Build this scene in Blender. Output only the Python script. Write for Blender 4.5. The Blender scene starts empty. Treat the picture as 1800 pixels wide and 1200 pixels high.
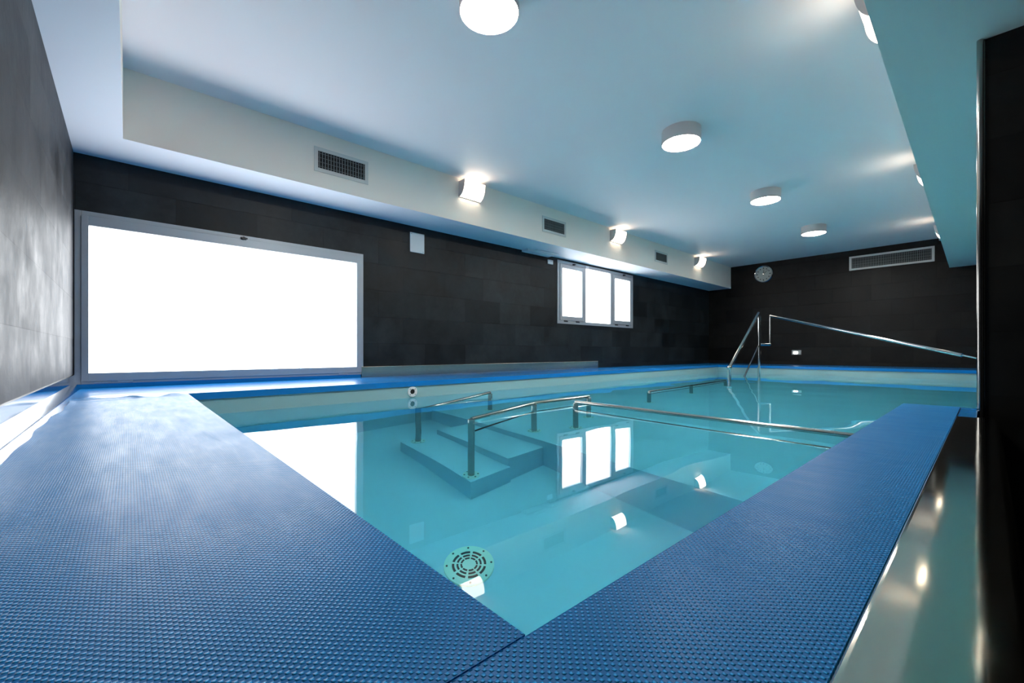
import bpy, bmesh, math, random
from mathutils import Vector, Matrix
random.seed(4)
PI = math.pi
S = bpy.context.scene
C = S.collection

# ------------------------------------------------------------ camera
cd = bpy.data.cameras.new('camera'); cam = bpy.data.objects.new('camera', cd); C.objects.link(cam)
cam.location = (0, 0, 0.28)
cam.rotation_euler = (PI/2, 0, math.radians(48.07))
cd.sensor_width = 36; cd.lens = 15.0; cd.shift_y = 0.010; cd.clip_start = 0.01; cd.clip_end = 100
S.camera = cam
# ------------------------------------------------------------ world, exposure
w = bpy.data.worlds.new('world'); S.world = w; w.use_nodes = True
w.node_tree.nodes['Background'].inputs[0].default_value = (0.75, 0.85, 1, 1)
w.node_tree.nodes['Background'].inputs[1].default_value = 0.02
S.view_settings.view_transform = 'Standard'; S.view_settings.look = 'None'
S.view_settings.gamma = 1; S.view_settings.use_curve_mapping = False
S.view_settings.exposure = 2.35
cy = S.cycles
cy.use_denoising = True
cy.max_bounces = 12; cy.diffuse_bounces = 6; cy.glossy_bounces = 6; cy.transmission_bounces = 8
cy.caustics_reflective = True; cy.caustics_refractive = True; cy.blur_glossy = 0.6
cy.sample_clamp_indirect = 30.0
WIN_E = 1.33        # daylight in the frosted panes
DRUM_E = 31.0       # round ceiling lamps
SCON_E = 2.3       # wall lamps

# ------------------------------------------------------------ materials
def mat(name, col=(0.8, 0.8, 0.8), rough=0.5, metal=0.0, spec=0.5, emit=None, es=0.0):
    m = bpy.data.materials.new(name); m.use_nodes = True
    b = m.node_tree.nodes['Principled BSDF']
    b.inputs['Base Color'].default_value = (*col, 1); b.inputs['Roughness'].default_value = rough
    b.inputs['Metallic'].default_value = metal; b.inputs['Specular IOR Level'].default_value = spec
    if emit:
        b.inputs['Emission Color'].default_value = (*emit, 1); b.inputs['Emission Strength'].default_value = es
    return m
def N(m, t, **k):
    n = m.node_tree.nodes.new(t)
    for a, v in k.items(): setattr(n, a, v)
    return n
def L(m, a, b): m.node_tree.links.new(a, b)
def B(m): return m.node_tree.nodes['Principled BSDF']
def mathn(m, op, a, b=None, c=None):
    n = N(m, 'ShaderNodeMath', operation=op)
    for i, v in enumerate((a, b, c)):
        if v is None: continue
        if hasattr(v, 'is_linked'): L(m, v, n.inputs[i])
        else: n.inputs[i].default_value = v
    return n.outputs[0]
def noise(m, scale, detail=3, vec=None, rough=0.55):
    n = N(m, 'ShaderNodeTexNoise'); n.inputs['Scale'].default_value = scale
    n.inputs['Detail'].default_value = detail; n.inputs['Roughness'].default_value = rough
    if vec is None:
        vec = N(m, 'ShaderNodeTexCoord').outputs['Object']
    L(m, vec, n.inputs['Vector']); return n
def bump(m, h, dist, strength=1.0):
    n = N(m, 'ShaderNodeBump'); n.inputs['Distance'].default_value = dist; n.inputs['Strength'].default_value = strength
    L(m, h, n.inputs['Height']); L(m, n.outputs[0], B(m).inputs['Normal']); return n

def tile_mat(name, axis, lo, hi, rough=0.4, spec=0.5, bd=0.0016, rv=0.08):
    """dark stone tiles, 60 x 30 cm; axis = the horizontal axis of the wall"""
    m = mat(name, lo, rough, spec=spec)
    tc = N(m, 'ShaderNodeTexCoord').outputs['Object']
    sp = N(m, 'ShaderNodeSeparateXYZ'); L(m, tc, sp.inputs[0])
    cb = N(m, 'ShaderNodeCombineXYZ')
    L(m, sp.outputs['X' if axis == 'x' else 'Y'], cb.inputs[0]); L(m, mathn(m, 'SUBTRACT', sp.outputs['Z'], 0.072), cb.inputs[1])
    br = N(m, 'ShaderNodeTexBrick'); L(m, cb.outputs[0], br.inputs['Vector'])
    br.inputs['Scale'].default_value = 1; br.inputs['Brick Width'].default_value = 0.6; br.inputs['Row Height'].default_value = 0.3
    br.inputs['Mortar Size'].default_value = 0.0016; br.inputs['Mortar Smooth'].default_value = 0.2
    br.inputs['Color1'].default_value = (*lo, 1); br.inputs['Color2'].default_value = (*hi, 1)
    br.inputs['Mortar'].default_value = (lo[0]*.8, lo[1]*.8, lo[2]*.8, 1)
    n1 = noise(m, 3.2, 6, tc, 0.65)
    mx = N(m, 'ShaderNodeMixRGB', blend_type='MULTIPLY'); mx.inputs[0].default_value = 1
    rp = N(m, 'ShaderNodeValToRGB'); rp.color_ramp.elements[0].position = .3; rp.color_ramp.elements[1].position = .75
    rp.color_ramp.elements[0].color = (.45, .45, .45, 1); rp.color_ramp.elements[1].color = (1.7, 1.7, 1.7, 1)
    L(m, n1.outputs['Fac'], rp.inputs[0]); L(m, br.outputs['Color'], mx.inputs[1]); L(m, rp.outputs[0], mx.inputs[2])
    L(m, mx.outputs[0], B(m).inputs['Base Color'])
    rr = N(m, 'ShaderNodeMapRange'); rr.inputs[1].default_value = .3; rr.inputs[2].default_value = .7; rr.inputs[3].default_value = rough-rv; rr.inputs[4].default_value = rough+rv
    L(m, n1.outputs['Fac'], rr.inputs[0]); L(m, rr.outputs[0], B(m).inputs['Roughness'])
    n2 = noise(m, 14, 5, tc)
    h = mathn(m, 'ADD', mathn(m, 'MULTIPLY', n2.outputs['Fac'], 0.5), mathn(m, 'MULTIPLY', br.outputs['Fac'], -1.0))
    bump(m, h, bd)
    return m

M = {}
M['paint'] = mat('ceiling_paint', (0.86, 0.80, 0.80), 0.6, spec=0.2)
M['beam'] = mat('beam_paint_lamp_warmed', (0.92, 0.84, 0.76), 0.6, spec=0.2)  # warm lamp light tinted into the paint
M['soffit'] = mat('soffit_paint_window_cooled', (0.78, 0.80, 0.85), 0.5, spec=0.3)  # bluish window light tinted into the underside colour
M['tile_y'] = tile_mat('dark_wall_tile_long', 'y', (0.0055, 0.0090, 0.0105), (0.0165, 0.0225, 0.0250), 0.45, 0.28)
M['tile_x'] = tile_mat('dark_wall_tile_cross', 'x', (0.0035, 0.0035, 0.0030), (0.0095, 0.0095, 0.0080), 0.45, 0.22)
M['tile_n'] = tile_mat('dark_wall_tile_window_lit', 'x', (0.030, 0.033, 0.038), (0.070, 0.072, 0.076), 0.55, 0.2, 0.004, 0.13)  # same dark tile, lightened to carry the window's wash in its colour
M['alu'] = mat('grey_anodised_aluminium', (0.40, 0.43, 0.46), 0.42, 0.35)
M['alu_light'] = mat('light_aluminium', (0.55, 0.56, 0.56), 0.4, 0.6)
M['dark'] = mat('black_plastic', (0.015, 0.015, 0.017), 0.4)
M['void'] = mat('hole_shade_black', (0.008, 0.009, 0.009), 0.8)  # flat black standing for the shade inside holes
M['white'] = mat('white_plastic', (0.72, 0.75, 0.76), 0.4)
M['grey_plastic'] = mat('grey_plastic', (0.35, 0.37, 0.37), 0.4)
M['chrome'] = mat('polished_stainless', (0.74, 0.74, 0.72), 0.09, 1)
M['steel_wall'] = mat('stainless_strip_warm_reflection', (0.80, 0.70, 0.57), 0.2, 1)  # warm tint stands for lamps mirrored in the steel
M['bar'] = mat('stainless_bar_dim_reflection', (0.40, 0.39, 0.36), 0.13, 1)  # stainless dimmed, mirrored dark walls put into the base tone
M['bar_dark'] = mat('stainless_bar_dark_reflection', (0.10, 0.10, 0.09), 0.2, 1)  # stainless darkened further, dark reflections painted into the metal
M['lamp_metal'] = mat('satin_lamp_metal', (0.62, 0.58, 0.57), 0.4, 0.35)
M['floor_black'] = mat('black_rubber_floor', (0.006, 0.006, 0.007), 0.7, spec=0.1)
M['vent'] = mat('vent_frame_paint', (0.64, 0.63, 0.59), 0.45)
M['slat'] = mat('vent_slat', (0.16, 0.18, 0.18), 0.4, 0.3)
M['dial'] = mat('clock_dial', (0.50, 0.51, 0.46), 0.35)
M['grate'] = mat('drain_grate_plastic', (0.85, 0.92, 0.78), 0.4)

# brushed stainless for skirtings and coping
m = mat('brushed_stainless', (0.60, 0.54, 0.44), 0.075, 1); M['steel'] = m
tc = N(m, 'ShaderNodeTexCoord').outputs['Object']
mp = N(m, 'ShaderNodeMapping'); L(m, tc, mp.inputs[0]); mp.inputs['Scale'].default_value = (900, 3, 900)
n1 = noise(m, 1, 2, mp.outputs[0]); n2 = noise(m, 2.2, 1, tc)
bump(m, n2.outputs['Fac'], 0.002)
m = mat('polished_skirting_steel', (0.72, 0.73, 0.74), 0.10, 1); M['steel2'] = m
n1 = noise(m, 3.0, 1); bump(m, n1.outputs['Fac'], 0.001)

def emis(name, col, e):
    m = bpy.data.materials.new(name); m.use_nodes = True; nt = m.node_tree
    nt.nodes.remove(nt.nodes['Principled BSDF'])
    x = nt.nodes.new('ShaderNodeEmission'); x.inputs[0].default_value = (*col, 1); x.inputs[1].default_value = e
    nt.links.new(x.outputs[0], nt.nodes['Material Output'].inputs[0]); return m
M['pane'] = emis('frosted_daylit_glass', (0.93, 0.965, 1.0), WIN_E)
M['drum'] = emis('lit_opal_diffuser', (1.0, 0.98, 0.94), DRUM_E)
M['shade'] = emis('lit_opal_shade', (1.0, 0.88, 0.71), SCON_E)
M['shade_top'] = emis('lit_lamp_top', (1.0, 0.86, 0.66), SCON_E*0.2)
M['led'] = emis('lit_floor_lamp', (1.0, 0.98, 0.90), 3.0)

# blue pvc deck liner
m = mat('blue_pvc_liner', (0.006, 0.19, 0.52), 0.22, spec=0.5); M['liner_blue'] = m
n1 = noise(m, 2.5, 3); bump(m, n1.outputs['Fac'], 0.012)
# studded blue mat
m = mat('blue_studded_mat', (0.010, 0.155, 0.40), 0.34, spec=0.3); M['mat'] = m; B(m).inputs['IOR'].default_value = 1.23
tc = N(m, 'ShaderNodeTexCoord').outputs['Object']
sp = N(m, 'ShaderNodeSeparateXYZ'); L(m, tc, sp.inputs[0])
k = 2*PI/0.0088
cx = mathn(m, 'COSINE', mathn(m, 'MULTIPLY', sp.outputs[0], k)); cyy = mathn(m, 'COSINE', mathn(m, 'MULTIPLY', sp.outputs[1], k))
lat = mathn(m, 'MULTIPLY', cx, cyy)                       # studs at the corners and centres of 9 mm squares
st = N(m, 'ShaderNodeMapRange', interpolation_type='SMOOTHSTEP'); L(m, lat, st.inputs[0])
st.inputs[1].default_value = -0.15; st.inputs[2].default_value = 0.95
nn = noise(m, 1.6, 4, tc)
h = mathn(m, 'ADD', st.outputs[0], mathn(m, 'MULTIPLY', nn.outputs['Fac'], 2.0))
bump(m, h, 0.0015, 1.0)
cr = N(m, 'ShaderNodeValToRGB'); L(m, st.outputs[0], cr.inputs[0])
cr.color_ramp.elements[0].color = (0.002, 0.15, 0.42, 1); cr.color_ramp.elements[1].color = (0.03, 0.38, 0.80, 1)  # shaded troughs and stud highlights put into the base colour
L(m, cr.outputs[0], B(m).inputs['Base Color'])
mp = N(m, 'ShaderNodeMapping'); L(m, tc, mp.inputs[0]); mp.inputs['Scale'].default_value = (5, 22, 5)
ws = noise(m, 1, 5, mp.outputs[0], 0.7)
wr = N(m, 'ShaderNodeMapRange'); L(m, ws.outputs['Fac'], wr.inputs[0]); wr.inputs[1].default_value = .3; wr.inputs[2].default_value = .7
wr.inputs[3].default_value = 0.30; wr.inputs[4].default_value = 0.42; L(m, wr.outputs[0], B(m).inputs['Roughness'])
# pale pool liner
m = mat('pale_pool_liner', (0.52, 0.72, 0.82), 0.45, spec=0.4); M['liner'] = m
n1 = noise(m, 1.3, 3); bump(m, n1.outputs['Fac'], 0.01)
M['band'] = mat('shaded_liner_above_water', (0.27, 0.45, 0.46), 0.4, spec=0.35)  # same liner, darkened so the dimmer light above water sits in its colour
# water
m = bpy.data.materials.new('pool_water'); m.use_nodes = True; nt = m.node_tree; M['water'] = m
nt.nodes.remove(nt.nodes['Principled BSDF'])
gl = nt.nodes.new('ShaderNodeBsdfGlossy'); gl.inputs['Roughness'].default_value = 0.0; gl.inputs['Color'].default_value = (1, 1, 1, 1)
rf = nt.nodes.new('ShaderNodeBsdfRefraction'); rf.inputs['Roughness'].default_value = 0.0; rf.inputs['IOR'].default_value = 1.333
rf.inputs['Color'].default_value = (0.50, 0.95, 1.0, 1)
fr = nt.nodes.new('ShaderNodeFresnel'); fr.inputs['IOR'].default_value = 1.333
mx = nt.nodes.new('ShaderNodeMixShader')
nt.links.new(fr.outputs[0], mx.inputs[0]); nt.links.new(rf.outputs[0], mx.inputs[1]); nt.links.new(gl.outputs[0], mx.inputs[2])
tcn = nt.nodes.new('ShaderNodeTexCoord'); nz = nt.nodes.new('ShaderNodeTexNoise'); nz.inputs['Scale'].default_value = 1.4; nz.inputs['Detail'].default_value = 1
nt.links.new(tcn.outputs['Object'], nz.inputs['Vector'])
bp = nt.nodes.new('ShaderNodeBump'); bp.inputs['Distance'].default_value = 0.004; nt.links.new(nz.outputs['Fac'], bp.inputs['Height'])
for x in (gl, rf, fr): nt.links.new(bp.outputs[0], x.inputs['Normal'])
nt.links.new(mx.outputs[0], nt.nodes['Material Output'].inputs[0])

# ------------------------------------------------------------ mesh helpers
def obj(name, bm, m, parent=None, smooth=False, loc=None):
    me = bpy.data.meshes.new(name); bmesh.ops.recalc_face_normals(bm, faces=bm.faces)
    bm.to_mesh(me); bm.free()
    for x in (m if isinstance(m, (list, tuple)) else [m]): me.materials.append(M[x])
    o = bpy.data.objects.new(name, me); C.objects.link(o)
    if smooth:
        for p in me.polygons: p.use_smooth = True
        try: me.set_sharp_from_angle(angle=math.radians(35))
        except Exception: pass
    if parent: o.parent = parent
    if loc: o.location = loc
    return o
def empty(name, loc, rz=0):
    o = bpy.data.objects.new(name, None); C.objects.link(o); o.location = loc; o.rotation_euler = (0, 0, rz)
    o.empty_display_size = 0.05; return o
def tag(o, label=None, cat=None, group=None, kind=None):
    for k_, v in (('label', label), ('category', cat), ('group', group), ('kind', kind)):
        if v: o[k_] = v
    return o
def struct(o, label=None): return tag(o, label, kind='structure')
def box(bm, x0, x1, y0, y1, z0, z1, mi=0, bev=0):
    v = [bm.verts.new(p) for p in ((x0,y0,z0),(x1,y0,z0),(x1,y1,z0),(x0,y1,z0),(x0,y0,z1),(x1,y0,z1),(x1,y1,z1),(x0,y1,z1))]
    fs = []
    for f in ((0,3,2,1),(4,5,6,7),(0,1,5,4),(1,2,6,5),(2,3,7,6),(3,0,4,7)):
        q = bm.faces.new([v[i] for i in f]); q.material_index = mi; fs.append(q)
    if bev:
        es = list({e for f in fs for e in f.edges})
        bmesh.ops.bevel(bm, geom=es, offset=bev, segments=2, affect='EDGES', profile=0.7)
    return bm
def BM(): return bmesh.new()
def prism(bm, pts, z0, z1, mi=0):
    a = [bm.verts.new((x, y, z0)) for x, y in pts]; b = [bm.verts.new((x, y, z1)) for x, y in pts]
    n = len(pts)
    bm.faces.new(list(reversed(a))).material_index = mi; bm.faces.new(b).material_index = mi
    for i in range(n): bm.faces.new((a[i], a[(i+1) % n], b[(i+1) % n], b[i])).material_index = mi
    return bm
def extrude_profile(bm, prof, fn, a, b):
    """prof: closed 2-D profile; fn(u,v,t) -> point"""
    A = [bm.verts.new(fn(u, v, a)) for u, v in prof]; Bv = [bm.verts.new(fn(u, v, b)) for u, v in prof]
    n = len(prof); bm.faces.new(A); bm.faces.new(list(reversed(Bv)))
    for i in range(n): bm.faces.new((A[i], Bv[i], Bv[(i+1) % n], A[(i+1) % n]))
    return bm
def cyl(bm, p0, p1, r0, r1=None, seg=24, caps=True):
    r1 = r0 if r1 is None else r1
    p0, p1 = Vector(p0), Vector(p1); d = (p1-p0).normalized()
    u = d.orthogonal().normalized(); v = d.cross(u)
    A = []; Bv = []
    for i in range(seg):
        a = 2*PI*i/seg; q = u*math.cos(a)+v*math.sin(a)
        A.append(bm.verts.new(p0+q*r0)); Bv.append(bm.verts.new(p1+q*r1))
    for i in range(seg): bm.faces.new((A[i], A[(i+1) % seg], Bv[(i+1) % seg], Bv[i]))
    if caps: bm.faces.new(list(reversed(A))); bm.faces.new(Bv)
    return bm
def tube(bm, pts, r, seg=14, fillet=0.0):
    """round bar through pts, corners rounded by fillet"""
    P = [Vector(p) for p in pts]
    if fillet > 0 and len(P) > 2:
        Q = [P[0]]
        for i in range(1, len(P)-1):
            a = (P[i-1]-P[i]); b = (P[i+1]-P[i]); f = min(fillet, a.length*.45, b.length*.45)
            s = P[i]+a.normalized()*f; e = P[i]+b.normalized()*f
            for k_ in range(6):
                t = k_/5; Q.append(s*(1-t)**2+P[i]*2*t*(1-t)+e*t*t)
        Q.append(P[-1]); P = Q
    rings = []; up = None
    for i, p in enumerate(P):
        t = (P[min(i+1, len(P)-1)]-P[max(i-1, 0)]).normalized()
        if up is None: up = t.orthogonal().normalized()
        else: up = (up-t*up.dot(t)).normalized()
        v = t.cross(up)
        rings.append([bm.verts.new(p+(up*math.cos(2*PI*k_/seg)+v*math.sin(2*PI*k_/seg))*r) for k_ in range(seg)])
    for a, b in zip(rings, rings[1:]):
        for k_ in range(seg): bm.faces.new((a[k_], a[(k_+1) % seg], b[(k_+1) % seg], b[k_]))
    bm.faces.new(list(reversed(rings[0]))); bm.faces.new(rings[-1]); return bm
def copy_tree(o, parent=None):
    c = o.copy(); C.objects.link(c); c.parent = parent
    for ch in list(o.children): copy_tree(ch, c)
    return c

# ------------------------------------------------------------ room measures (metres, deck top = 0, camera over the coping)
XW = -4.60; YN = -0.31; YF = 10.68; ZC = 2.29; ZS = 1.785; XB = -4.08
WZ = -0.155                      # water level
PX0n, PX0f = -3.58, -3.85        # pool edge beside the window wall, near and far
PY0, PY1 = 0.285, 9.40           # near and far pool edge
PXR = -0.301                     # pool edge along the near right deck
PEN = 3.12                       # where that deck ends
XR = 0.50; XE = 0.90             # right pool edge and right wall beyond the pillar
ZB = 1.75                        # underside of the right beam

# walls
bm = BM()
def wall_with_holes(bm, y0, y1, z0, z1, holes, x0, x1):
    ys = sorted({y0, y1, *[h[0] for h in holes], *[h[1] for h in holes]})
    zs = sorted({z0, z1, *[h[2] for h in holes], *[h[3] for h in holes]})
    for i in range(len(ys)-1):
        for j in range(len(zs)-1):
            cyc, czc = (ys[i]+ys[i+1])/2, (zs[j]+zs[j+1])/2
            if any(h[0] < cyc < h[1] and h[2] < czc < h[3] for h in holes): continue
            box(bm, x0, x1, ys[i], ys[i+1], zs[j], zs[j+1])
W1 = (-0.305, 1.92, 0.032, 1.352); W2 = (5.10, 7.275, 0.735, 1.755)
wall_with_holes(bm, -0.5, YF+.2, -0.2, ZC+.1, [(W1[0]+.03, W1[1]-.03, W1[2]+.03, W1[3]-.03), (W2[0]+.03, W2[1]-.03, W2[2]+.03, W2[3]-.03)], XW-0.2, XW)
bmesh.ops.remove_doubles(bm, verts=bm.verts, dist=1e-5)
struct(obj('wall_left', bm, 'tile_y'), 'long dark slate tiled wall with the two windows')
struct(obj('wall_near', box(BM(), XW-.2, 3.2, YN-.2, YN, -1.0, ZC+.1), 'tile_n'), 'dark stone tiled wall at the left edge, window wash lightened into its colour')
struct(obj('wall_back', box(BM(), XW-.2, XE+.2, YF, YF+.2, -.2, ZC+.1), 'tile_x'), 'black tiled end wall with the clock and the long vent')
struct(obj('wall_right', box(BM(), XE, XE+.15, 3.16, YF+.2, -.2, ZC+.1), 'tile_y'), 'dark tiled right wall beyond the pillar')
struct(obj('wall_pillar', box(BM(), -0.006, XE+2.3, 3.0, 3.16, -1.0, ZB+.02), 'tile_x'), 'black tiled pillar wall at the right edge of the photo')
struct(obj('wall_outer', box(BM(), 3.2, 3.35, YN-.2, 3.16, -1.0, ZC+.1), 'tile_y'), 'dark tiled wall of the space right of the coping')
struct(obj('ceiling', box(BM(), XW-.2, 3.35, YN-.2, YF+.2, ZC, ZC+.15), 'paint'), 'pale blue painted ceiling')
# soffit along the window wall, returning along the near wall
bm = BM(); prism(bm, [(XW-.05, YN-.05), (3.3, YN-.05), (3.3, -0.03), (XB, -0.03), (XB, YF+.02), (XW-.05, YF+.02)], ZS, ZC+.02)
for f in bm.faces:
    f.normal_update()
    if f.normal.z < -.5: f.material_index = 1  # underside gets the paint tinted by window light
struct(obj('trim_1', bm, ['beam', 'soffit']), 'pale dropped soffit carrying vents and lamps above the windows')
# dropped beam on the right, underside slightly lower
bm = BM(); prism(bm, [(-0.318, -0.03), (3.3, -0.03), (3.3, 3.1), (XE+.1, 3.1), (XE+.1, YF+.02), (-0.44, YF+.02)], ZB, ZC+.02)
struct(obj('trim_2', bm, ['beam']), 'wide pale dropped beam on the right side')

# deck liner (floor) : blue pvc with a lip over the pool edge
bm = BM(); LIP = -0.047
XBm, YNm = XW-.02, YN-.02
prism(bm, [(XBm, YNm), (PXR, YNm), (PXR, PY0), (PX0n, PY0+.01), (PX0f, PY1), (PX0f, YF+.02), (XBm, YF+.02)], LIP, 0)
prism(bm, [(PX0f, PY1), (XE+.02, PY1), (XE+.02, YF+.02), (PX0f, YF+.02)], LIP, 0)
prism(bm, [(PXR, YNm), (-0.03, YNm), (-0.03, PEN), (PXR, PEN)], LIP, 0)
prism(bm, [(XR, 3.16), (XE+.02, 3.16), (XE+.02, PY1), (XR, PY1)], LIP, 0)
struct(obj('floor', bm, 'liner_blue'), 'smooth blue pvc pool surround with a lip over the pool edge')
struct(obj('floor', box(BM(), -0.02, 3.25, YNm, 3.02, -0.75, -0.70), 'floor_black'), 'black floor outside the pool kerb on the right')
bm = BM(); box(bm, XW-.01, XW+.010, -0.305, 1.895, -.002, .034, bev=.002)
struct(obj('trim_6', bm, 'liner_blue'), 'blue liner folded up below the big window frame')
# pool basin shell
ZD, ZP = -1.50, -1.05
YP = 2.20
def basin():
    bm = BM()
    g = 0.012
    pts = [(PXR+g, PY0-g), (PX0n-g, PY0+.01-g), (PX0f-g, PY1+g), (XR+g, PY1+g), (XR+g, PEN-g), (PXR+g, PEN-g)]
    top = [bm.verts.new((x, y, LIP+.002)) for x, y in pts]; bot = [bm.verts.new((x, y, ZD)) for x, y in pts]
    n = len(pts)
    mid = [bm.verts.new((x, y, WZ-.004)) for x, y in pts]
    for i in range(n):
        bm.faces.new((top[i], top[(i+1) % n], mid[(i+1) % n], mid[i])).material_index = 1      # liner darkened above the waterline in place of shade
        bm.faces.new((mid[i], mid[(i+1) % n], bot[(i+1) % n], bot[i]))
    bm.faces.new(bot)
    # outer skin so the shell has thickness
    o = .10
    pts2 = [(PXR+o-.01, PY0-o), (PX0n-o, PY0-o), (PX0f-o, PY1+o), (XR+o, PY1+o), (XR+o, PEN-o), (PXR+o, PEN-o)]
    t2 = [bm.verts.new((x, y, LIP+.002)) for x, y in pts2]; b2 = [bm.verts.new((x, y, ZD-.1)) for x, y in pts2]
    for i in range(n):
        bm.faces.new((t2[i], t2[(i+1) % n], b2[(i+1) % n], b2[i]))
        bm.faces.new((top[i], top[(i+1) % n], t2[(i+1) % n], t2[i]))
    bm.faces.new(b2)
    return bm
struct(obj('pool_basin', basin(), ['liner', 'band']), 'pale blue lined pool basin')
bm = BM()
prism(bm, [(PX0n-.05, YP), (PXR+.005, YP), (PXR+.005, PEN-.02), (XR+.005, PEN-.02), (XR+.005, PY1+.005), (PX0f-.005, PY1+.005)], ZD-.02, ZP)
box(bm, -3.0, -2.12, 1.87, YP+.002, ZD-.01, -1.18)
box(bm, -3.0, -2.10, 1.55, 1.872, ZD-.01, -1.30)
struct(obj('pool_steps', bm, 'liner'), 'pale underwater steps up to the shallow half of the pool')

# water
bm = BM()
e = .006
bm.faces.new([bm.verts.new((x, y, WZ)) for x, y in [(PXR+e, PY0-e), (PXR+e, PEN-e), (XR+e, PEN-e), (XR+e, PY1+e), (PX0f-e, PY1+e), (PX0n-e, PY0+.01-e)]])
o = obj('pool_water', bm, 'water')
if o.data.polygons[0].normal.z < 0: o.data.flip_normals()
tag(o, 'still clear turquoise water filling the indoor pool', 'water', kind='stuff')

# ------------------------------------------------------------ mats
def make_mat(name, x0, x1, y0, y1, nx, ny, wav, label):
    bm = BM(); T = 0.005
    g = []
    for i in range(nx+1):
        row = []
        for j in range(ny+1):
            x = x0+(x1-x0)*i/nx; y = y0+(y1-y0)*j/ny
            dx, dy, z = wav(x, y)
            row.append(bm.verts.new((x+dx, y+dy, T+z)))
        g.append(row)
    for i in range(nx):
        for j in range(ny): bm.faces.new((g[i][j], g[i+1][j], g[i+1][j+1], g[i][j+1]))
    bd = [g[i][0] for i in range(nx+1)]+[g[nx][j] for j in range(1, ny+1)]+[g[i][ny] for i in range(nx-1, -1, -1)]+[g[0][j] for j in range(ny-1, 0, -1)]
    lo = [bm.verts.new((v.co.x, v.co.y, max(0.0005, v.co.z-T))) for v in bd]
    n = len(bd)
    for i in range(n): bm.faces.new((bd[i], lo[i], lo[(i+1) % n], bd[(i+1) % n]))
    bm.faces.new(list(reversed(lo)))
    o = obj(name, bm, 'mat', smooth=True)
    return tag(o, label, 'mat')
def wav1(x, y):
    # near-wall border and far end are worn and curl up a little
    a = max(0, 1-(y+0.235)/0.03); b = max(0, 1-(x+3.42)/0.05)
    z = a*(0.004+0.002*math.sin(x*9)) + b*(0.007+0.007*math.sin(y*33+1))
    return (b*0.02*math.sin(y*17)+b*.012*math.sin(y*53), a*(0.006*math.sin(x*6)+0.004*math.sin(x*15)), z)
make_mat('pool_mat', -3.42, -0.3005, -0.235, PY0+.002, 120, 40, wav1, 'studded blue mat across the near end of the pool, pale with window glare')
make_mat('pool_mat', -0.2985, -0.089, -0.29, PEN-.04, 8, 120, lambda x, y: (0, 0, 0), 'studded blue mat running along the stainless kerb on the right')

# ------------------------------------------------------------ stainless coping on the right and pillar edge
bm = BM()
prof = [(-0.087, 0.006), (-0.087, -0.02), (-0.06, -0.02), (-0.06, -0.05), (0.03, -0.72), (0.034, -0.72), (0.034, -0.02), (0.0325, -0.008), (0.030, -0.002), (0.0275, 0.003), (0.025, 0.006), (0.022, 0.008), (0.020, 0.0085), (-0.082, 0.0085), (-0.085, 0.008)]
extrude_profile(bm, prof, lambda u, v, t: (u, t, v), -0.30, 2.60)
o = struct(obj('trim_3', bm, 'steel'), 'brushed stainless kerb cap along the right deck')
bm = BM(); cyl(bm, (-0.022, 2.992, -.04), (-0.022, 2.992, ZB), 0.0115, seg=20)
struct(obj('trim_4', bm, 'bar', smooth=True), 'bright stainless corner bead on the pillar')
bm = BM(); box(bm, -0.0335, -0.006, 2.995, 3.16, -.04, ZB)
struct(obj('trim_5', bm, 'bar_dark'), 'stainless return plate of the pillar corner')

# skirtings
bm = BM()
prof = [(YN, 0), (-0.272, 0.0), (-0.274, 0.004), (-0.302, 0.050), (-0.304, 0.105), (YN, 0.108)]
extrude_profile(bm, prof, lambda u, v, t: (t, u, v), XW, -0.35)
struct(obj('baseboard_near', bm, 'steel2'), 'polished stainless coved skirting under the near wall')
bm = BM()
prof = [(XW, 0.001), (XW+.022, 0.001), (XW+.022, 0.112), (XW+.019, 0.116), (XW, 0.116)]
extrude_profile(bm, prof, lambda u, v, t: (u, t, v), 1.90, 6.15)
for y in (1.96, 3.4, 4.8, 6.05): cyl(bm, (XW+.02, y, .06), (XW+.0245, y, .06), .006, seg=10)
struct(obj('baseboard_left', bm, 'steel_wall'), 'brushed stainless skirting strip below the dark window wall')

# ------------------------------------------------------------ windows
def ring(bm, x0, x1, y0, y1, z0, z1, w_, wt=None, wb=None, bev=.003):
    wt = w_ if wt is None else wt; wb = w_ if wb is None else wb
    box(bm, x0, x1, y0, y0+w_, z0, z1, bev=bev); box(bm, x0, x1, y1-w_, y1, z0, z1, bev=bev)
    box(bm, x0, x1, y0+w_, y1-w_, z1-wt, z1, bev=bev); box(bm, x0, x1, y0+w_, y1-w_, z0, z0+wb, bev=bev)
    return bm
def latch(y, z, par):
    bm = BM(); box(bm, XW+.010, XW+.030, y-.022, y+.022, z-.012, z+.012, bev=.003); cyl(bm, (XW+.02, y, z), (XW+.045, y, z), .014, seg=16)
    box(bm, XW+.036, XW+.046, y+.0, y+.03, z-.006, z+.006, bev=.002)
    obj('latch', bm, 'dark', par)
def hinge(y, z, par, mt='dark'):
    bm = BM(); cyl(bm, (XW+.012, y-.045, z), (XW+.012, y+.045, z), .009, seg=12); box(bm, XW+.0, XW+.016, y-.04, y+.04, z-.004, z+.016)
    obj('hinge', bm, mt, par)
w1 = struct(empty('window_1', (0, 0, 0)), 'large frosted window low on the long wall, blazing with daylight')
obj('window_frame', ring(BM(), XW-.06, XW+.014, *W1, .035), 'alu', w1)
sash = obj('sash', ring(BM(), XW-.05, XW+.026, W1[0]+.037, W1[1]-.037, W1[2]+.022, W1[3]-.037, .040, .072, .062), 'alu', w1)
obj('pane', box(BM(), XW-.03, XW-.022, W1[0]+.07, W1[1]-.07, W1[2]+.075, W1[3]-.10), 'pane', w1)
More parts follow.
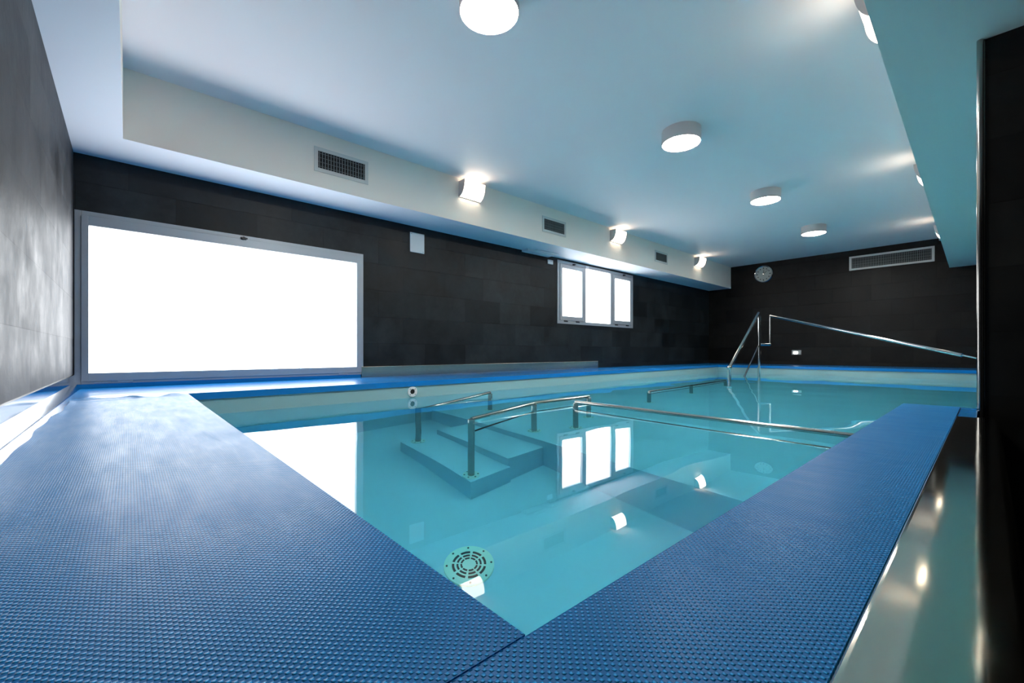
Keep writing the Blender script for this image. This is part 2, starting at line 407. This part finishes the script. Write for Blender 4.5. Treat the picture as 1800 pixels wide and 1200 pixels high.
latch(.786, 1.322, w1); hinge(-.15, .045, w1, 'alu_light'); hinge(-.02, .045, w1, 'alu_light'); hinge(1.7, .045, w1, 'alu_light')
w2 = struct(empty('window_2', (0, 0, 0)), 'small three-part frosted window high under the soffit')
bm = ring(BM(), XW-.06, XW+.012, *W2, .05)
box(bm, XW-.06, XW+.012, 5.762, 5.822, W2[2]+.05, W2[3]-.05, bev=.003); box(bm, XW-.06, XW+.012, 6.54, 6.60, W2[2]+.05, W2[3]-.05, bev=.003)
obj('window_frame', bm, 'alu', w2)
obj('sash', ring(BM(), XW-.05, XW+.022, 5.155, 5.762, .79, 1.70, .052, .065, .068), 'alu', w2)
obj('sash', ring(BM(), XW-.05, XW+.022, 6.602, 7.222, .79, 1.70, .060, .065, .068), 'alu', w2)
for a, b, c, d in ((5.19, 5.73, .84, 1.65), (5.822, 6.54, .785, 1.705), (6.64, 7.19, .84, 1.65)):
    obj('pane', box(BM(), XW-.03, XW-.022, a, b, c, d), 'pane', w2)
latch(5.49, 1.722, w2); latch(6.95, 1.722, w2)
for y in (5.30, 5.60, 6.72, 7.08): hinge(y, .775, w2)
obj('contact_sensor', box(BM(), XW+.012, XW+.03, 5.80, 5.88, 1.715, 1.742, bev=.003), 'white', w2)

# ------------------------------------------------------------ vents
def vent(y0, y1, z0, z1, n, label, rows=4):
    e_ = tag(empty('air_vent', (XB, (y0+y1)/2, z0)), label, 'vent', 'small air vents on the soffit')
    hy = (y1-y0)/2; H = z1-z0
    bm = ring(BM(), 0, .008, -hy, hy, 0, H, .034, bev=.002)
    obj('vent_frame', bm, 'vent', e_)
    bm = BM()
    for i in range(n):
        y = -hy+.034+(2*hy-.068)*(i+.5)/n
        box(bm, -.0, .0075, y-.0035, y+.0035, .034, H-.034)
    for i in range(rows):
        z = .034+(H-.068)*(i+.5)/rows
        box(bm, .0006, .003, -hy+.034, hy-.034, z-.002, z+.002)
    obj('vent_slats', bm, 'slat', e_)
    obj('vent_shade_sheet', box(BM(), .0002, .0005, -hy+.03, hy-.03, .03, H-.03), 'void', e_)  # thin black sheet in place of the vent's inner shade
    return e_
vent(1.25, 1.756, 1.925, 2.148, 17, 'rectangular slatted vent nearest the big window, on the soffit')
vent(4.221, 4.711, 1.935, 2.150, 17, 'slatted soffit vent between the first and second wall lamps')
vent(7.186, 7.651, 1.940, 2.150, 17, 'slatted soffit vent farthest from the camera, beyond the small window')
e_ = tag(empty('air_vent', (-1.228, YF, 1.890)), 'long black slatted vent in a pale frame high on the end wall', 'vent')
bm = BM()
def ringx(bm, y0, y1, x0, x1, z0, z1, w_):
    box(bm, x0, x0+w_, y0, y1, z0, z1, bev=.002); box(bm, x1-w_, x1, y0, y1, z0, z1, bev=.002)
    box(bm, x0+w_, x1-w_, y0, y1, z1-w_, z1, bev=.002); box(bm, x0+w_, x1-w_, y0, y1, z0, z0+w_, bev=.002); return bm
obj('vent_frame', ringx(bm, -.018, 0, -.605, .605, 0, .275, .036), 'vent', e_)
bm = BM()
for i in range(46):
    x = -.569+1.138*(i+.5)/46; box(bm, x-.0045, x+.0045, -.014, -.002, .036, .239)
for i in range(4):
    z = .036+.203*(i+.5)/4; box(bm, -.569, .569, -.005, -.001, z-.002, z+.002)
obj('vent_slats', bm, 'slat', e_)
obj('vent_shade_sheet', box(BM(), -.575, .575, -.0009, -.0002, .03, .245), 'void', e_)  # black sheet painted as the shade behind the slats

# ------------------------------------------------------------ ceiling lamps
def drum():
    e_ = empty('ceiling_light', (0, 0, 0))
    bm = BM(); R_ = .168
    prof = [(0, 0), (R_, 0), (R_, -.112), (R_-.005, -.118), (R_-.009, -.114), (R_-.010, -.02), (0, -.02)]
    rings = []
    for r, z in prof:
        rings.append([bm.verts.new((r*math.cos(2*PI*k_/48), r*math.sin(2*PI*k_/48), z)) for k_ in range(48)] if r else [bm.verts.new((0, 0, z))])
    for a, b in zip(rings, rings[1:]):
        for k_ in range(48):
            k2 = (k_+1) % 48
            if len(a) == 1: bm.faces.new((a[0], b[k_], b[k2]))
            elif len(b) == 1: bm.faces.new((a[k_], b[0], a[k2]))
            else: bm.faces.new((a[k_], b[k_], b[k2], a[k2]))
    obj('lamp_housing', bm, 'lamp_metal', e_, smooth=True)
    bm = BM(); cyl(bm, (0, 0, -.08), (0, 0, -.114), R_-.010, seg=48); cyl(bm, (0, 0, -.114), (0, 0, -.121), R_-.011, R_-.03, seg=48)
    obj('diffuser', bm, 'drum', e_)
    return e_
d0 = drum()
dl = ['round drum ceiling lamp nearest the camera, cut by the top edge', 'second round drum ceiling lamp, above the middle of the pool',
      'third round drum ceiling lamp, left of the middle right-hand wall lamp', 'farthest and smallest-looking round drum ceiling lamp']
for i, y in enumerate((1.50, 3.74, 5.95, 8.18)):
    o = d0 if i == 0 else copy_tree(d0)
    o.location = (-1.86, y, ZC); tag(o, dl[i], 'ceiling light', 'round ceiling lamps in a row')

# ------------------------------------------------------------ wall lamps : curved shade between two metal cheeks, open above and below
def sconce():
    e_ = empty('wall_light', (0, 0, 0))       # origin on the wall face, shade towards +x, long side along y
    Wd, Hh, Dp = .31, .175, .115
    pr = []
    for k_ in range(15):                       # curved front, full depth at the top, drawn in to the wall at the bottom
        a = k_/14*PI/2
        pr.append((Dp*math.cos(a)**.85, Hh/2-Hh*math.sin(a)))
    bm = BM(); extrude_profile(bm, [(0, -Hh/2), (0, Hh/2)] + pr[:-1], lambda u, v, t: (u, t, v), -Wd/2, -Wd/2+.008)
    obj('end_cap', bm, 'lamp_metal', e_)
    bm = BM(); extrude_profile(bm, [(0, -Hh/2), (0, Hh/2)] + pr[:-1], lambda u, v, t: (u, t, v), Wd/2-.008, Wd/2)
    obj('end_cap', bm, 'lamp_metal', e_)
    bm = BM(); box(bm, 0, .012, -Wd/2+.008, Wd/2-.008, -Hh/2, Hh/2)
    obj('back_plate', bm, 'lamp_metal', e_)
    bm = BM(); box(bm, .012, Dp-.012, -Wd/2+.008, Wd/2-.008, Hh/2-.012, Hh/2-.008)
    bm2 = BM()
    outer = [(u-.004, v) for u, v in pr[:-1]]
    inner = [(max(.013, u-.010), v) for u, v in pr[:-1]]
    extrude_profile(bm2, outer+list(reversed(inner)), lambda u, v, t: (u, t, v), -Wd/2+.009, Wd/2-.009)
    obj('lamp_shade', bm2, 'shade', e_, smooth=True)
    obj('lamp_tube', bm, 'shade_top', e_)
    return e_
s0 = sconce()
sl = ['curved wall lamp on the soffit between the big window and the white panel', 'curved wall lamp on the soffit above the small window', 'curved wall lamp at the far end of the soffit, near the clock',
      'curved wall lamp on the right beam, cut by the top edge of the photo', 'middle curved wall lamp on the right beam', 'farthest curved wall lamp on the right beam, above the long vent']
sl[0] = 'curved wall lamp on the soffit nearest the big window, largest on that side'
for i, (x, y, rz) in enumerate(((XB, 2.99, 0), (XB, 5.95, 0), (XB, 8.93, 0), (-.353, 2.97, PI), (-.381, 6.03, PI), (-.417, 9.08, PI))):
    o = s0 if i == 0 else copy_tree(s0)
    o.location = (x, y, 2.16 if i < 3 else 2.075); o.rotation_euler = (0, 0, rz)
    tag(o, sl[i], 'wall light', 'curved wall lamps along both sides')

# ------------------------------------------------------------ clock
c = tag(empty('wall_clock', (-3.37, YF, 2.03)), 'round silver-rimmed wall clock on the black end wall reading about eight past twelve', 'clock')
bm = BM(); Rc = .19
prof = [(Rc, 0), (Rc, .035), (Rc-.008, .045), (Rc-.022, .040), (Rc-.022, .028)]
rings = [[bm.verts.new((r*math.cos(2*PI*k_/48), -d_, r*math.sin(2*PI*k_/48))) for k_ in range(48)] for r, d_ in prof]
for a, b in zip(rings, rings[1:]):
    for k_ in range(48): bm.faces.new((a[k_], b[k_], b[(k_+1) % 48], a[(k_+1) % 48]))
obj('clock_rim', bm, 'chrome', c, smooth=True)
bm = BM(); cyl(bm, (0, -.002, 0), (0, -.028, 0), Rc-.021, seg=48); obj('clock_dial', bm, 'dial', c)
for k_ in range(12):
    bm = BM(); a = k_*PI/6; L_ = .024 if k_ % 3 else .034
    q = BM()
    p0 = Vector((math.sin(a), 0, math.cos(a)))*.115; p1 = Vector((math.sin(a), 0, math.cos(a)))*(.115+L_); s = Vector((math.cos(a), 0, -math.sin(a)))*.0085
    vs = [bm.verts.new(p+Vector((0, yy, 0))) for yy in (-.0285, -.030) for p in (p0-s, p0+s, p1+s, p1-s)]
    for f in ((0, 1, 2, 3), (7, 6, 5, 4), (0, 4, 5, 1), (1, 5, 6, 2), (2, 6, 7, 3), (3, 7, 4, 0)): bm.faces.new([vs[i] for i in f])
    q.free()
    obj('hour_marker', bm, 'dark', c)
def hand(name, ang, ln, wd, yy):
    a = math.radians(ang); u = Vector((math.sin(a), 0, math.cos(a))); s = Vector((math.cos(a), 0, -math.sin(a)))
    bm = BM(); p = [u*-.02-s*wd, u*-.02+s*wd, u*ln+s*wd*.5, u*ln-s*wd*.5]
    vs = [bm.verts.new(q+Vector((0, d_, 0))) for d_ in (yy, yy-.002) for q in p]
    for f in ((0, 1, 2, 3), (7, 6, 5, 4), (0, 4, 5, 1), (1, 5, 6, 2), (2, 6, 7, 3), (3, 7, 4, 0)): bm.faces.new([vs[i] for i in f])
    obj(name, bm, 'dark', c)
hand('hour_hand', 4, .088, .007, -.032); hand('minute_hand', 48, .135, .005, -.035)
bm = BM(); cyl(bm, (0, -.03, 0), (0, -.042, 0), .012, seg=16); obj('hub', bm, 'chrome', c)

# ------------------------------------------------------------ small wall fittings
p = tag(empty('cover_plate', (XW, 2.587, 1.472)), 'white rectangular cover plate on the dark wall just under the soffit', 'cover plate')
obj('plate', box(BM(), 0, .014, -.096, .096, 0, .236, bev=.005), 'white', p)
for y, z in ((-.078, .218), (.078, .018)): obj('screw', cyl(BM(), (.013, y, z), (.0155, y, z), .006, seg=12), 'grey_plastic', p)
p = tag(empty('alarm_sensor', (XW, 4.93, 1.655)), 'tiny white square sensor left of the small window', 'sensor')
obj('sensor_body', box(BM(), 0, .02, -.058, .058, 0, .068, bev=.004), 'white', p)
p = tag(empty('junction_box', (-4.50, 4.62, ZS)), 'flat pale box fixed under the soffit left of the small window', 'junction box')
obj('box_body', box(BM(), -.095, .04, -.30, .26, -.03, 0, bev=.004), 'paint', p)
obj('box_lid', box(BM(), .04, .10, -.16, .30, -.012, 0, bev=.002), 'paint', p)
p = tag(empty('emergency_light', (-2.735, YF, .215)), 'small grey wall plate with a glowing lamp low on the end wall', 'light')
bm = ringx(BM(), -.012, 0, -.088, .088, 0, .10, .020)
box(bm, -.07, .07, -.004, 0, .018, .082)
obj('plate', bm, 'grey_plastic', p)
obj('lamp_lens', box(BM(), -.052, .020, -.016, -.004, .018, .068, bev=.006), 'led', p)
p = tag(empty('motion_sensor', (-.435, 9.95, 2.12)), 'small grey box at the far end of the right beam', 'sensor')
obj('sensor_body', box(BM(), -.07, .012, -.10, .10, -.03, .10, bev=.01), 'paint', p)
obj('sensor_eye', box(BM(), -.095, -.07, -.03, .03, -.005, .045, bev=.006), 'alu', p)

# ------------------------------------------------------------ pool fittings
xi = PX0n+(PX0f-PX0n)*(2.0-PY0)/(PY1-PY0)-.012
p = tag(empty('pool_inlet', (xi, 2.0, -.098)), 'round white flanged water inlet in the pool wall just above the water', 'pool inlet')
bm = BM()
prof = [(.050, -.006), (.050, .006), (.046, .011), (.026, .011), (.023, .004), (.021, -.02)]
rings = [[bm.verts.new((d_, r*math.cos(2*PI*k_/36), r*math.sin(2*PI*k_/36))) for k_ in range(36)] for r, d_ in prof]
for a, b in zip(rings, rings[1:]):
    for k_ in range(36): bm.faces.new((a[k_], b[k_], b[(k_+1) % 36], a[(k_+1) % 36]))
obj('flange', bm, 'white', p, smooth=True)
bm = BM(); cyl(bm, (-.004, 0, 0), (.002, 0, 0), .0235, seg=24); obj('opening_shade', bm, 'void', p)  # black disc stands for the shaded pipe mouth
for k_ in range(4):
    a = PI/4+k_*PI/2; bm = BM(); cyl(bm, (.010, .037*math.cos(a), .037*math.sin(a)), (.0125, .037*math.cos(a), .037*math.sin(a)), .0042, seg=10)
    obj('screw', bm, 'dark', p)
# main drain on the deep floor
p = tag(empty('main_drain', (-1.685, 1.232, ZD)), 'round slotted pale green main drain on the deep pool floor', 'drain')
bm = BM(); cyl(bm, (0, 0, 0), (0, 0, .010), .122, seg=48); obj('ring', bm, 'grate', p)
bm = BM()
def arc(bm, r0, r1, a0, a1, z0, z1, n=8):
    A = [[bm.verts.new((r*math.cos(a0+(a1-a0)*i/n), r*math.sin(a0+(a1-a0)*i/n), z)) for i in range(n+1)] for r, z in ((r0, z0), (r1, z0), (r1, z1), (r0, z1))]
    for i in range(n):
        for q in range(4): bm.faces.new((A[q][i], A[q][i+1], A[(q+1) % 4][i+1], A[(q+1) % 4][i]))
    bm.faces.new([A[q][0] for q in range(4)]); bm.faces.new([A[q][n] for q in range(3, -1, -1)])
for r0, r1 in ((.034, .042), (.052, .061), (.072, .083)):
    for k_ in range(8):
        a = k_*PI/4+.09; arc(bm, r0, r1, a, a+PI/4-.18, .0102, .0125)
obj('slot_shade', bm, 'void', p)  # raised black arcs stand for the shade in the slots
for k_ in range(8):
    a = k_*PI/4+.2; bm = BM(); cyl(bm, (.108*math.cos(a), .108*math.sin(a), .010), (.108*math.cos(a), .108*math.sin(a), .0125), .005, seg=8)
    obj('screw', bm, 'dark', p)

# handrails standing in the water
RB = .013
def post(par, x, y, z0, z1, r=.022):
    bm = BM(); cyl(bm, (x, y, z0), (x, y, z1), r, seg=20); q = obj('post', bm, 'rail', par, smooth=True)
    bm = BM(); cyl(bm, (x, y, z0), (x, y, z0+.012), .055, seg=24); f = obj('base_flange', bm, 'grate_w', q, smooth=True)
    for k_ in range(6):
        a = k_*PI/3; bm = BM(); cyl(bm, (x+.043*math.cos(a), y+.043*math.sin(a), z0+.012), (x+.043*math.cos(a), y+.043*math.sin(a), z0+.018), .006, seg=8)
        obj('bolt', bm, 'chrome', q)
def rail(par, name, pts, r=RB, fil=.05):
    obj(name, tube(BM(), pts, r, fillet=fil), 'bar' if r > .0125 else 'bar_dark', par, smooth=True)
M['rail'] = mat('satin_rail_steel', (0.40, 0.46, 0.44), 0.25, 0.85)
M['grate_w'] = mat('pale_flange', (0.62, 0.75, 0.70), 0.4)
ZT, ZM = -.122, -.36
A1, A2, A4, A3 = (-2.17, 1.605), (-2.36, 2.35), (-2.38, 3.06), (-2.20, 2.66)
h1 = tag(empty('pool_handrail', (-2.17, 1.605, -1.30)), 'stainless handrail beside the underwater steps, nearest the camera', 'handrail')
def rel(par, pts): return [(x-par.location.x, y-par.location.y, z-par.location.z) for x, y, z in pts]
def P_(par, x, y, z0, z1): post(par, x-par.location.x, y-par.location.y, z0-par.location.z, z1-par.location.z)
P_(h1, *A1, -1.30, -.145); P_(h1, *A2, ZP, ZT-.01); P_(h1, *A4, ZP, ZT-.01)
rail(h1, 'top_rail', rel(h1, [(*A1, -.145), (*A2, ZT), (*A4, ZT)]))
rail(h1, 'middle_rail', rel(h1, [(*A1, -.50), (*A2, ZM), (*A4, ZM)]), .012)
h2 = tag(empty('pool_handrail', (A3[0], A3[1], ZP)), 'long stainless rail crossing the pool towards the right deck', 'handrail')
P_(h2, *A3, ZP, ZT-.01)
rail(h2, 'top_rail', rel(h2, [(*A3, ZT), (PXR+.012, 2.57, ZT)]))
rail(h2, 'middle_rail', rel(h2, [(*A3, ZM), (PXR+.012, 2.57, ZM)]), .012)
h3 = tag(empty('pool_handrail', (-2.93, 1.66, -1.30)), 'faint stainless handrail on the window side of the underwater steps', 'handrail')
P_(h3, -2.93, 1.66, -1.30, -.16); P_(h3, -3.26, 2.64, ZP, ZT-.01)
rail(h3, 'top_rail', rel(h3, [(-2.93, 1.66, -.17), (-3.26, 2.64, ZT)]))
h4 = tag(empty('pool_handrail', (-2.445, 4.19, ZP)), 'dark-looking underwater handrail in the shallow half, near the far corner', 'handrail')
for x, y in ((-2.445, 4.19), (-2.50, 5.29), (-2.60, 6.6)): P_(h4, x, y, ZP, ZT-.035)
rail(h4, 'top_rail', rel(h4, [(-2.445, 4.19, ZT-.03), (-2.50, 5.29, ZT-.03), (-2.60, 6.6, ZT-.03)]))
rail(h4, 'middle_rail', rel(h4, [(-2.445, 4.19, ZM), (-2.50, 5.29, ZM), (-2.60, 6.6, ZM)]), .012)

# tall entry handrail at the far end
h5 = tag(empty('entry_handrail', (-2.95, 9.08, ZP)), 'tall polished entry handrail at the far end with a long arm descending to the right', 'handrail')
bm = tube(BM(), rel(h5, [(-2.95, 9.08, ZP), (-2.95, 9.08, .99)]), .030, seg=20); obj('post', bm, 'chrome', h5, smooth=True)
bm = tube(BM(), rel(h5, [(-2.97, 9.12, 1.03), (-2.86, 7.42, .015)]), .028, seg=20); obj('top_rail', bm, 'chrome', h5, smooth=True)
bm = tube(BM(), rel(h5, [(-2.86, 7.42, .015), (-2.86, 7.42, ZP)]), .030, seg=20); obj('lower_post', bm, 'chrome', h5, smooth=True)
bm = BM(); bmesh.ops.create_icosphere(bm, subdivisions=3, radius=.040, matrix=Matrix.Translation(Vector((-2.86, 7.42, .015))-h5.location)); obj('joint', bm, 'chrome', h5, smooth=True)
bm = tube(BM(), rel(h5, [(-2.95, 9.05, .40), (-2.88, 8.10, -.19)]), .015, seg=14); obj('middle_rail', bm, 'chrome', h5, smooth=True)
h6 = h5
bm = tube(BM(), rel(h6, [(-2.84, 9.36, .98), (-2.84, 9.36, .42), (-2.95, 9.10, .42)]), .024, seg=18, fillet=.03); obj('bracket', bm, 'chrome', h6, smooth=True)
bm = tube(BM(), rel(h6, [(-2.84, 9.36, .985), (-.22, 8.12, .235)]), .024, seg=18); obj('long_rail', bm, 'chrome', h6, smooth=True)
bm = tube(BM(), rel(h6, [(-.22, 8.12, .235), (.30, 7.88, .09)]), .011, seg=12); obj('rail_end', bm, 'chrome', h6, smooth=True)
bm = tube(BM(), rel(h6, [(.30, 7.88, .10), (.30, 7.88, ZP)]), .020, seg=12); obj('post', bm, 'chrome', h6, smooth=True)
